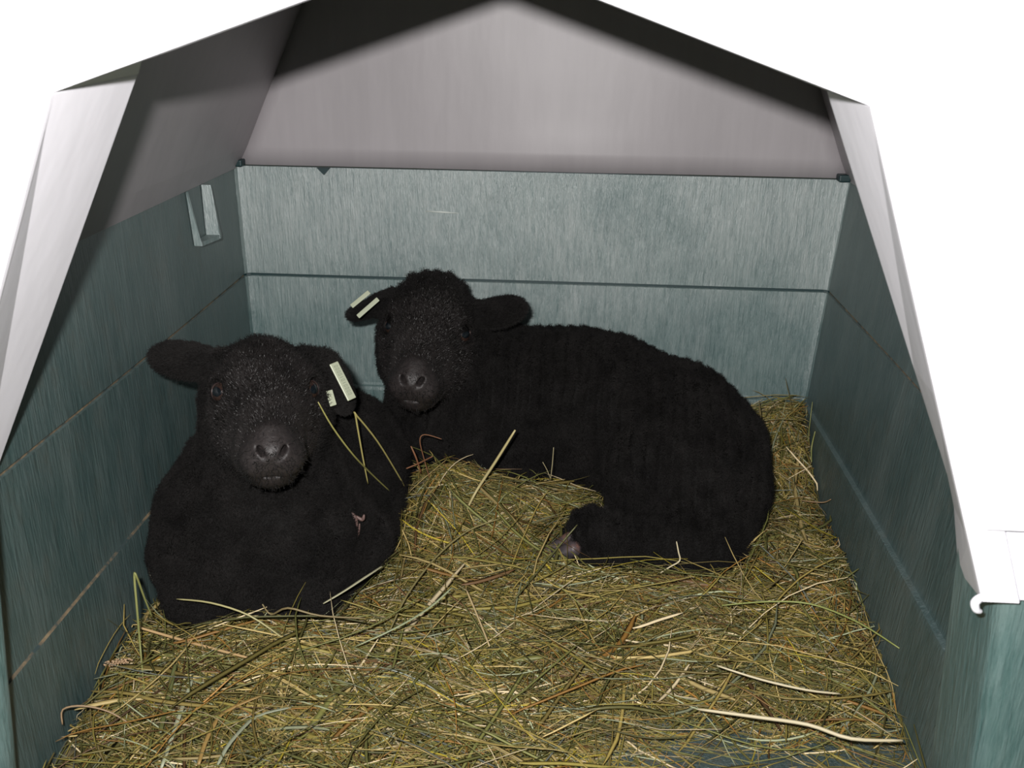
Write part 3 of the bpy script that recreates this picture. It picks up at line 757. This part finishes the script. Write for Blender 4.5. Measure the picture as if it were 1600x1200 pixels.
# ------------------------------------------------------------------ back lamb
def hoof(parent, c, d, up, size, label):
    d = unit(d); up = unit(np.array(up)-d*(d@np.array(up))); u = np.cross(up, d)
    G = Field(*[np.arange(c[i]-size*1.6, c[i]+size*1.6, .0011) for i in range(3)])
    for q in (-1, 1):
        G.cone(c-d*size*.5+u*q*size*.30, c+d*size*.62+u*q*size*.24-up*size*.22, size*.40, size*.22, .003)
        G.cone(c-d*size*.1+u*q*size*.32-up*size*.25, c+d*size*.5+u*q*size*.26-up*size*.28, size*.30, size*.22, .003)
    V, Q = G.mesh(); o = mesh_obj('hoof', V, Q, M_HOOF, parent); o['label'] = label; return o
def back_lamb():
    s = 1.06
    H = solve_head((669, 516), (645, 583), 1.125, .104*s, (616, 509), (723, 521)); E, X, Fw, Z = H
    G = Field(axis(-.215, .325, E[0]-.115, E[0]+.125, .0042, .0015), axis(.93, 1.30, E[1]-.125, E[1]+.085, .0042, .0015), axis(.0, .345, E[2]-.095, E[2]+.085, .0042, .0015))
    W = lambda x, y, z: E + s*(x*X+y*Fw+z*Z)
    G.cone((-.075, 1.208, .145), (.07, 1.205, .130), .080, .090, .03)
    G.cone((.07, 1.205, .130), (.175, 1.165, .108), .092, .096, .03)
    G.ell((.205, 1.130, .088), (.085, .085, .088), k=.03)
    # chest and shoulder
    G.ell((-.105, 1.185, .110), (.072, .070, .090), k=.03)
    G.ell((-.045, 1.165, .095), (.060, .055, .075), k=.03)
    # forelegs tucked under
    G.cone((-.045, 1.15, .055), (-.125, 1.135, .052), .036, .030, .02)
    G.cone((-.125, 1.135, .050), (-.060, 1.125, .040), .026, .020, .015)
    G.cone((-.10, 1.19, .055), (-.155, 1.165, .050), .036, .030, .02)
    # thigh, hock, shank reaching forward along the ground
    G.ell((.175, 1.085, .085), (.080, .060, .075), np.array([[.85, 0, .53], [0, 1, 0], [-.53, 0, .85]]), k=.025)
    G.cone((.225, 1.07, .075), (.212, 1.005, .045), .062, .036, .022)
    G.cone((.212, 1.003, .042), (.120, 1.000, .046), .034, .027, .016)
    G.cone((.120, 1.000, .046), (.085, 1.000, .052), .029, .031, .012)
    G.cone((.088, 1.000, .050), (.074, .993, .045), .027, .021, .010)
    # neck
    G.cone((-.085, 1.205, .165), W(0, -.045, -.030), .074, .054, .03)
    G.cone((-.110, 1.18, .140), W(0, -.025, -.056), .064, .036, .03)
    head_prims(G, H, s, .015)
    rr = W(.044, -.036, .008); tr = at(820, 480, 1.150)
    ears = [ear(G, rr, tr, (.05, -.60, .8), .046, .0045, 4, 1.0)]
    rl = W(-.042, -.040, .014); tl = at(545, 489, 1.125)
    ears.append(ear(G, rl, tl, (-.55, .45, .75), .040, .0048, 6, 2.0))
    o = finish_lamb('black_lamb', G, H, s, ears, 'black lamb behind, lying side-on against the back wall with drowsy half-closed eyes',
                    GROUP, (np.array([-.1, 1.2, .1]), np.array([.2, 1.18, .1])), 190000, 60000, .0022, eye_open=(.62, .5))
    tag_plate(o, at(577, 456, 1.122), at(549, 479, 1.112), unit((.60, .02, .8)), .0058, False)
    tag_plate(o, at(591, 467, 1.108), at(559, 495, 1.098), unit((.60, .02, .8)), .0058, False)
    hoof(o, np.array(at(877, 855, .978)), (-1, -.20, -.25), (0, -.25, 1), .0235, 'mottled pink and grey cloven hoof')
    return o, G
LAMB2, G2 = back_lamb()

# ------------------------------------------------------------------ hay
def hay_h(x, y):
    sm = lambda t: np.clip(t, 0, 1)**2*(3-2*np.clip(t, 0, 1))
    h = .006 + .030*sm((y-.66)/.42)
    h = h + .040*np.exp(-((x+.10)/.085)**2-((y-1.08)/.075)**2)
    h = h + .020*np.exp(-((x-.02)/.10)**2-((y-1.08)/.06)**2)
    h = h + .050*sm((y-1.12)/.15)*sm((x-.10)/.22) + .02*sm((y-1.15)/.12)
    h = h + .018*np.exp(-((x+.25)/.15)**2-((y-.80)/.07)**2)
    h = h + .014*np.exp(-((x+.30)/.12)**2-((y-.70)/.07)**2)
    h = h - .026*np.exp(-((x-.22)/.18)**2-((y-.665)/.095)**2)
    return h
def hay_noise(x, y): return .004*np.sin(31*x+7*y)*np.sin(27*y-5*x) + .003*np.sin(63*x-40*y)
def straw_mat():
    m, nt, b = new_mat('dry_hay')
    c = nd(nt, 'ShaderNodeAttribute', attribute_name='tint')
    a = noise_tex(nt, coords(nt, (1, 1, 1)), 300, 3, .6)
    v = nd(nt, 'ShaderNodeMapRange'); v.inputs[3].default_value = .7; v.inputs[4].default_value = 1.2; nt.links.new(a, v.inputs[0])
    mul = nd(nt, 'ShaderNodeVectorMath', operation='SCALE'); nt.links.new(c.outputs['Color'], mul.inputs[0]); nt.links.new(v.outputs[0], mul.inputs['Scale'])
    nt.links.new(mul.outputs[0], b.inputs['Base Color']); b.inputs['Roughness'].default_value = .5; b.inputs['Specular IOR Level'].default_value = .45
    return m
M_HAY = straw_mat()
PAL = np.array([(.250, .205, .050), (.170, .170, .050), (.330, .250, .070), (.500, .380, .150), (.100, .092, .026), (.340, .175, .040), (.760, .620, .380), (.380, .410, .250), (.140, .075, .030), (.420, .330, .035), (.230, .250, .210)])
PW = np.array([.20, .17, .14, .11, .14, .06, .06, .06, .03, .02, .01]); PW /= PW.sum()
def strands(n, region, Lr, wr, layer, npt=7, dens=None, arch_=.6, pitch=.10):
    """many strands at once -> points (n, npt, 3), widths, colours"""
    x0, x1, y0, y1 = region; X, Y = [], []
    while len(X) < n:
        m = n*2; x = rng.uniform(x0, x1, m); y = rng.uniform(y0, y1, m)
        keep = rng.random(m) < (dens(x, y) if dens else 1); X.extend(x[keep]); Y.extend(y[keep])
    X, Y = np.array(X[:n]), np.array(Y[:n]); L = np.exp(rng.normal(np.log(Lr), .42, n)).clip(.01, .24)
    th = rng.uniform(0, np.pi*2, n); k = rng.normal(0, 4.5, n)
    # crossing bias: hay lies more along x
    th = np.where(rng.random(n) < .45, rng.normal(0, .5, n)+np.pi*(rng.random(n) < .5), th)
    t = np.linspace(-.5, .5, npt); P = np.zeros((n, npt, 3)); ds = L/(npt-1)
    ang = th[:, None] + k[:, None]*(t*L[:, None]) + rng.normal(0, .05, (n, npt)).cumsum(1)
    P[:, :, 0] = X[:, None] + (np.cos(ang)*ds[:, None]).cumsum(1) - (np.cos(ang)*ds[:, None]).sum(1)[:, None]/2
    P[:, :, 1] = Y[:, None] + (np.sin(ang)*ds[:, None]).cumsum(1) - (np.sin(ang)*ds[:, None]).sum(1)[:, None]/2
    xc = np.clip(P[:, :, 0], -.44, .44); yc = P[:, :, 1]
    base = hay_h(xc, yc)+hay_noise(xc, yc)
    hm = base.mean(1); lay = rng.random(n)**1.4*layer
    z = .45*base + .55*(hm[:, None] + (base[:, -1]-base[:, 0])[:, None]*t) + lay[:, None]
    z += (rng.normal(0, pitch, n)*L)[:, None]*t + (arch_*rng.normal(0, .05, n)*L)[:, None]*(1-4*t**2)
    P[:, :, 2] = np.maximum(z, .0015)
    # stay inside the walls
    zz = P[:, :, 2]; xl = -.4+.0367*(Z0-zz)+.0251*(DB-P[:, :, 1])+.009; xr = .4-.0883*(Z0-zz)-.009
    cross = np.maximum(xl-P[:, :, 0], P[:, :, 0]-xr).max(1)
    P[:, :, 0] = np.clip(P[:, :, 0], xl, xr)
    ok = ((P[:, :, 1] < 1.292) & (P[:, :, 1] > .50)).all(1) & (cross < .012)
    return P[ok], np.exp(rng.normal(np.log(wr), .4, n))[ok]
def ribbons(P, w, colr, V, F, C):
    n, m, _ = P.shape
    if n == 0: return
    d = np.gradient(P, axis=1); d /= np.linalg.norm(d, axis=2)[:, :, None]+1e-9
    up = np.array([0, 0, 1.0]) + rng.normal(0, .55, (n, 1, 3)) + np.zeros((n, m, 1))
    side = np.cross(d, up); side /= np.linalg.norm(side, axis=2)[:, :, None]+1e-9; nn = np.cross(side, d)
    t = np.linspace(0, 1, m); tp = np.minimum(1, np.minimum(t*6+.45, (1-t)*5+.15))
    hw = (w[:, None]*tp[None]/2)[:, :, None]
    A = P-side*hw; B = P+nn*hw*np.where(w > .003, .30, .75)[:, None, None]; Cc = P+side*hw            # folded blade, three edges
    allv = np.stack([A, B, Cc], 2).reshape(-1, 3); base = len(V[0]) if V[0] is not None else 0
    idx = np.arange(n)[:, None]*(m*3) + np.arange(m-1)[None]*3 + base
    q = np.concatenate([np.stack([idx, idx+1, idx+4, idx+3], -1), np.stack([idx+1, idx+2, idx+5, idx+4], -1), np.stack([idx+2, idx, idx+3, idx+5], -1)]).reshape(-1, 4)
    V[0] = allv if V[0] is None else np.concatenate([V[0], allv]); F[0] = q if F[0] is None else np.concatenate([F[0], q])
    cc = np.repeat(colr, m*3, axis=0); C[0] = cc if C[0] is None else np.concatenate([C[0], cc])
def fast_mesh(name, V, F, C, mat):
    me = bpy.data.meshes.new(name); me.vertices.add(len(V)); me.vertices.foreach_set('co', V.reshape(-1).astype(np.float32))
    me.loops.add(F.size); me.loops.foreach_set('vertex_index', F.reshape(-1).astype(np.int32)); me.polygons.add(len(F))
    me.polygons.foreach_set('loop_start', np.arange(0, F.size, 4, dtype=np.int32)); me.update(calc_edges=True)
    a = me.attributes.new('tint', 'FLOAT_COLOR', 'POINT'); a.data.foreach_set('color', np.concatenate([C, np.ones((len(C), 1))], 1).reshape(-1).astype(np.float32))
    me.materials.append(mat); me.validate(); o = bpy.data.objects.new(name, me); COL.objects.link(o); return o
def inside_lamb(P):
    bad = np.zeros(len(P), bool)
    for G in (G1, G2):
        for k in range(P.shape[1]):
            p = P[:, k]; i = np.searchsorted(G.xs, p[:, 0]); j = np.searchsorted(G.ys, p[:, 1]); l = np.searchsorted(G.zs, p[:, 2])
            ok = (i > 0) & (i < len(G.xs)) & (j > 0) & (j < len(G.ys)) & (l > 0) & (l < len(G.zs))
            f = np.ones(len(p)); f[ok] = G.f[i[ok], j[ok], l[ok]]; bad |= f < .0
    return bad
def hay():
    V, F, C = [None], [None], [None]
    # packed bed beneath
    nx, ny = 110, 96; xs = np.linspace(-.392, .368, nx); ys = np.linspace(.60, 1.296, ny); Xg, Yg = np.meshgrid(xs, ys, indexing='ij')
    Zg = hay_h(Xg, Yg)+hay_noise(Xg, Yg) - .0045 + rng.normal(0, .0012, Xg.shape)
    edge = np.minimum(Xg+.392, .368-Xg); Zg -= .012*np.clip(1-edge/.03, 0, 1)
    V[0] = np.stack([Xg, Yg, Zg], -1).reshape(-1, 3); a = (np.arange(nx-1)[:, None]*ny+np.arange(ny-1)[None]).reshape(-1)
    F[0] = np.stack([a, a+ny, a+ny+1, a+1], 1); C[0] = PAL[rng.choice(11, nx*ny, p=PW)]*.20
    def dens(x, y):
        d = np.clip((y-.57)/.16, .12, 1)*np.clip(1.15-1.45*np.exp(-((x-.23)/.19)**2-((y-.670)/.100)**2), .035, 1)
        return d*np.clip(1.15-np.clip((-.30-x)/.08, 0, 1)*np.clip((.66-y)/.05, 0, 1), .05, 1)
    R = (-.39, .37, .56, 1.30)
    for n_, L_, w_, lay, pit in ((12000, .050, .0010, .008, .05), (13000, .075, .0012, .015, .10), (1500, .11, .0024, .018, .10), (12000, .018, .0010, .012, .30), (1300, .13, .0012, .028, .20), (420, .09, .0038, .026, .16)):
        P, w = strands(n_, R, L_, w_, lay, 8, dens, pitch=pit); b = inside_lamb(P); P, w = P[~b], w[~b]
        c = PAL[rng.choice(11, len(P), p=PW)]*rng.uniform(.40, 1.35, (len(P), 1)); ribbons(P, w, c, V, F, C)
    # strands pushed up around the pile's crest, along the right wall and in the back corner
    for cx, cy, sx, sy, num in ((-.12, 1.09, .05, .035, 170), (.0, 1.10, .07, .02, 90), (.34, 1.2, .018, .08, 160), (.34, 1.27, .03, .02, 90), (-.34, .80, .03, .03, 50)):
        P = np.zeros((num, 6, 3)); x = rng.normal(cx, sx, num); y = rng.normal(cy, sy, num); L = rng.uniform(.025, .07, num)
        d = rng.normal(0, 1, (num, 3)); d[:, 2] = np.abs(rng.normal(.7, .35, num)); d /= np.linalg.norm(d, axis=1)[:, None]
        for k in range(6):
            t = k/5; P[:, k] = np.stack([x, y, hay_h(x, y)-.004], 1)+d*(L*t)[:, None]; P[:, k, 2] -= L*.35*t*t
        zz = P[:, :, 2]; ok = ((P[:, :, 0] < .4-.0883*(Z0-zz)-.008) & (P[:, :, 0] > -.372) & (P[:, :, 1] < 1.292)).all(1) & ~inside_lamb(P)
        P = P[ok]; ribbons(P, rng.uniform(.0009, .0018, len(P)), PAL[rng.choice(11, len(P), p=PW)]*rng.uniform(.8, 1.4, (len(P), 1)), V, F, C)
    o = fast_mesh('hay_bedding', V[0], F[0], C[0], M_HAY)
    o['kind'] = 'stuff'; o['label'] = 'loose green and yellow hay heaped over the shelter floor'; o['category'] = 'hay'
hay()

# ------------------------------------------------------------------ single stalks one can point to
def stalk(name, label, pts, w, col, cat='hay stalk', flat=False, group='loose hay stalks'):
    """pts: (px, py, depth)"""
    c = []
    for a, b, d in pts:
        p = at(a, b, d)
        while p[2] < float(hay_h(p[0], p[1])) + .013 and p[2] < .12:   # rest it on the hay
            d -= .003; p = at(a, b, d)
        c.append(p)
    for p in c:
        p[0] = min(max(p[0], LW(p[2], p[1])[0]+.012), RW(p[2], p[1])[0]-.010)
    m = simple(name+'_fibre', col, .5)
    o = tube(name, c, w*.42, m, None, 6, .22)
    if flat:
        co = np.array([v.co for v in o.data.vertices]).reshape(-1, 6, 3); ce = co.mean(1, keepdims=True)
        u = np.array([0, 0, 1.0]); dz = (co-ce)@u; co = co - dz[..., None]*u*.75
        o.data.vertices.foreach_set('co', co.reshape(-1).astype(np.float32))
    o['label'] = label; o['category'] = cat; o['group'] = group; return o
ST = (.50, .42, .20); GR = (.24, .25, .085); RU = (.22, .10, .05); PA = (.60, .52, .34)
stalk('straw_stem', 'pale yellow straw stem standing upright in front of the back lamb', [(730, 795, 1.045), (745, 766, 1.04), (775, 720, 1.035), (805, 672, 1.03)], .0042, ST)
stalk('hay_stalk', 'long green stalk curving down from the front lamb\'s cheek to the hay pile', [(497, 628, .865), (520, 668, .875), (553, 712, .90), (585, 745, .96), (612, 770, 1.01)], .0022, (.30, .28, .09))
stalk('hay_stalk', 'sharply folded stalk making an upside-down V beside the front lamb', [(575, 756, .95), (567, 715, .94), (556, 652, .93), (557, 649, .93), (590, 690, .96), (622, 742, 1.01), (632, 760, 1.03)], .0024, (.36, .31, .11))
stalk('grass_blade', 'rusty brown curled blade hooking over the top of the hay pile', [(672, 750, 1.06), (662, 715, 1.055), (656, 688, 1.05), (664, 679, 1.05), (690, 686, 1.045)], .0016, RU)
stalk('grass_blade', 'short reddish brown blade lying across the hay pile crest', [(630, 734, 1.05), (652, 725, 1.05), (676, 713, 1.04)], .0022, RU)
stalk('grass_blade', 'reddish brown blade leaning left on the hay pile crest', [(658, 740, 1.06), (650, 715, 1.05), (642, 697, 1.05)], .0026, RU)
stalk('straw_stem', 'thick orange tan stalk below the front lamb\'s chest at left', [(216, 980, .79), (260, 993, .79), (320, 1010, .785), (396, 1030, .78)], .0036, (.48, .32, .15))
stalk('hay_stalk', 'tall green stalk standing by the left wall, bent over at its tip', [(226, 1085, .745), (220, 1020, .75), (214, 950, .755), (210, 901, .76), (213, 900, .76), (226, 935, .77), (238, 965, .78)], .0026, GR)
stalk('hay_stalk', 'thin grey stalk leaning along the left wall beside the front lamb', [(198, 862, .865), (232, 898, .86), (256, 930, .85), (276, 962, .835)], .0014, (.30, .28, .20))
stalk('hay_stalk', 'pale stalk arching over the front lamb\'s folded knees', [(276, 936, .80), (330, 942, .79), (390, 962, .785), (446, 1000, .785)], .0022, (.42, .38, .18))
stalk('hay_stalk', 'brown curled stalk under the front lamb\'s right knee', [(410, 944, .81), (424, 960, .81), (450, 950, .80), (500, 962, .80), (570, 966, .80)], .0024, (.22, .17, .08))
stalk('hay_stalk', 'long bright green stalk reaching out to the right wall', [(1128, 946, .88), (1200, 940, .885), (1268, 944, .88), (1340, 972, .845), (1426, 1014, .80)], .0022, (.30, .33, .10))
stalk('straw_stem', 'long thick pale straw lying on the bare floor at bottom right', [(1090, 1108, .725), (1180, 1120, .712), (1262, 1132, .705), (1330, 1154, .690), (1410, 1157, .690)], .0040, PA)
stalk('hay_stalk', 'dark green stalk lying diagonally against the back lamb\'s hoof', [(806, 934, .87), (840, 893, .92), (872, 855, .965), (902, 820, .98)], .0026, (.12, .12, .045))
stalk('hay_stalk', 'long curved stalk arching across the middle of the hay pile', [(606, 992, .80), (636, 930, .86), (680, 872, .93), (730, 830, .98), (782, 810, 1.0)], .0026, (.26, .22, .09))
stalk('straw_stem', 'short kinked straw on the back lamb\'s hind leg', [(1057, 846, .955), (1060, 862, .952), (1062, 876, .95), (1048, 885, .945), (1032, 895, .94)], .0022, PA)
stalk('hay_stalk', 'thin upright stalk in the back right corner', [(1262, 690, 1.24), (1268, 660, 1.24), (1274, 628, 1.24)], .0014, GR)
stalk('grass_blade', 'green blade leaning on the right wall in the back corner', [(1268, 722, 1.20), (1284, 700, 1.20), (1303, 675, 1.20)], .0024, GR)
stalk('hay_stalk', 'thin brown stalk poking right towards the right wall', [(1252, 782, 1.10), (1285, 785, 1.09), (1322, 781, 1.08)], .0016, (.34, .22, .12))
stalk('hay_stalk', 'brown drooping stalk arching over the bottom left corner', [(62, 1130, .66), (90, 1108, .665), (130, 1103, .67), (170, 1112, .675), (205, 1132, .68)], .0020, (.30, .20, .11))
stalk('grass_blade', 'wide dark green blade standing in the hay at lower left', [(250, 1145, .70), (262, 1090, .715), (274, 1038, .735)], .0060, (.10, .11, .035), flat=True)
stalk('grass_blade', 'wide grey green blade lying towards the bottom edge at left', [(252, 1200, .67), (272, 1142, .69), (290, 1090, .72), (300, 1062, .73)], .0050, (.34, .36, .24), flat=True)
stalk('grass_blade', 'grey green blade bending towards the bottom edge left of centre', [(340, 1195, .67), (360, 1160, .685), (400, 1120, .70), (455, 1105, .71)], .0046, (.26, .28, .19), flat=True)
stalk('grass_blade', 'broad yellow brown blade curving up from the bottom left', [(310, 1195, .67), (325, 1150, .69), (352, 1112, .705), (420, 1082, .72)], .0052, (.30, .19, .06), flat=True)
stalk('grass_blade', 'pale broad blade lying below the front lamb\'s right knee', [(505, 943, .83), (540, 922, .845), (578, 897, .87), (598, 884, .89)], .0040, (.42, .40, .26), flat=True)
stalk('grass_blade', 'long grey green blade sweeping up through the centre of the hay', [(555, 1010, .775), (620, 980, .79), (670, 950, .815), (706, 918, .84)], .0036, (.30, .33, .19), flat=True)
stalk('straw_stem', 'slender pale straw lying from the centre towards the bottom edge', [(728, 920, .87), (745, 960, .84), (765, 1010, .80)], .0024, (.50, .38, .20))
stalk('straw_stem', 'pale straw lying on the floor near the bottom right edge', [(1120, 1040, .765), (1190, 1062, .755), (1260, 1078, .745), (1312, 1084, .745)], .0026, PA)
stalk('hay_stalk', 'thin pale forked stalk sprouting in front of the back lamb\'s belly', [(860, 750, 1.06), (863, 725, 1.055), (865, 699, 1.05)], .0012, (.44, .38, .22))
stalk('hay_stalk', 'short thin stalk leaning left in front of the back lamb\'s belly', [(860, 748, 1.06), (855, 735, 1.055), (848, 722, 1.05)], .0012, (.40, .34, .20))

def seed_head(label, px, py, y, d, L):
    c = at(px, py, y); V, F = [], []; d = unit(d)
    for i in range(70):
        t = rng.random(); base = c + d*L*(t-.5); out = unit(rng.normal(size=3)); ax_ = unit(out*.7+d*.8); l = .0035; w = .0012
        s_ = unit(np.cross(ax_, out)); k = len(V)
        p = base+out*.0016*(1-abs(t-.4)); V += [p, p+ax_*l*.5+s_*w, p+ax_*l, p+ax_*l*.5-s_*w, p+ax_*l*.5+np.cross(ax_, s_)*w]
        F += [(k, k+1, k+4), (k+1, k+2, k+4), (k+2, k+3, k+4), (k+3, k, k+4), (k, k+3, k+2, k+1)]
    o = mesh_obj('seed_head', V, F, simple('seed_head_chaff', (.50, .34, .20), .8)); o['label'] = label; o['category'] = 'seed head'; return o
seed_head('fluffy tan grass seed head lying in the hay below the front lamb', 345, 1083, .728, (1, .05, 0), .024)
seed_head('tan grass seed head at the hay\'s left edge by the wall', 180, 1035, .752, (1, .25, .1), .026)
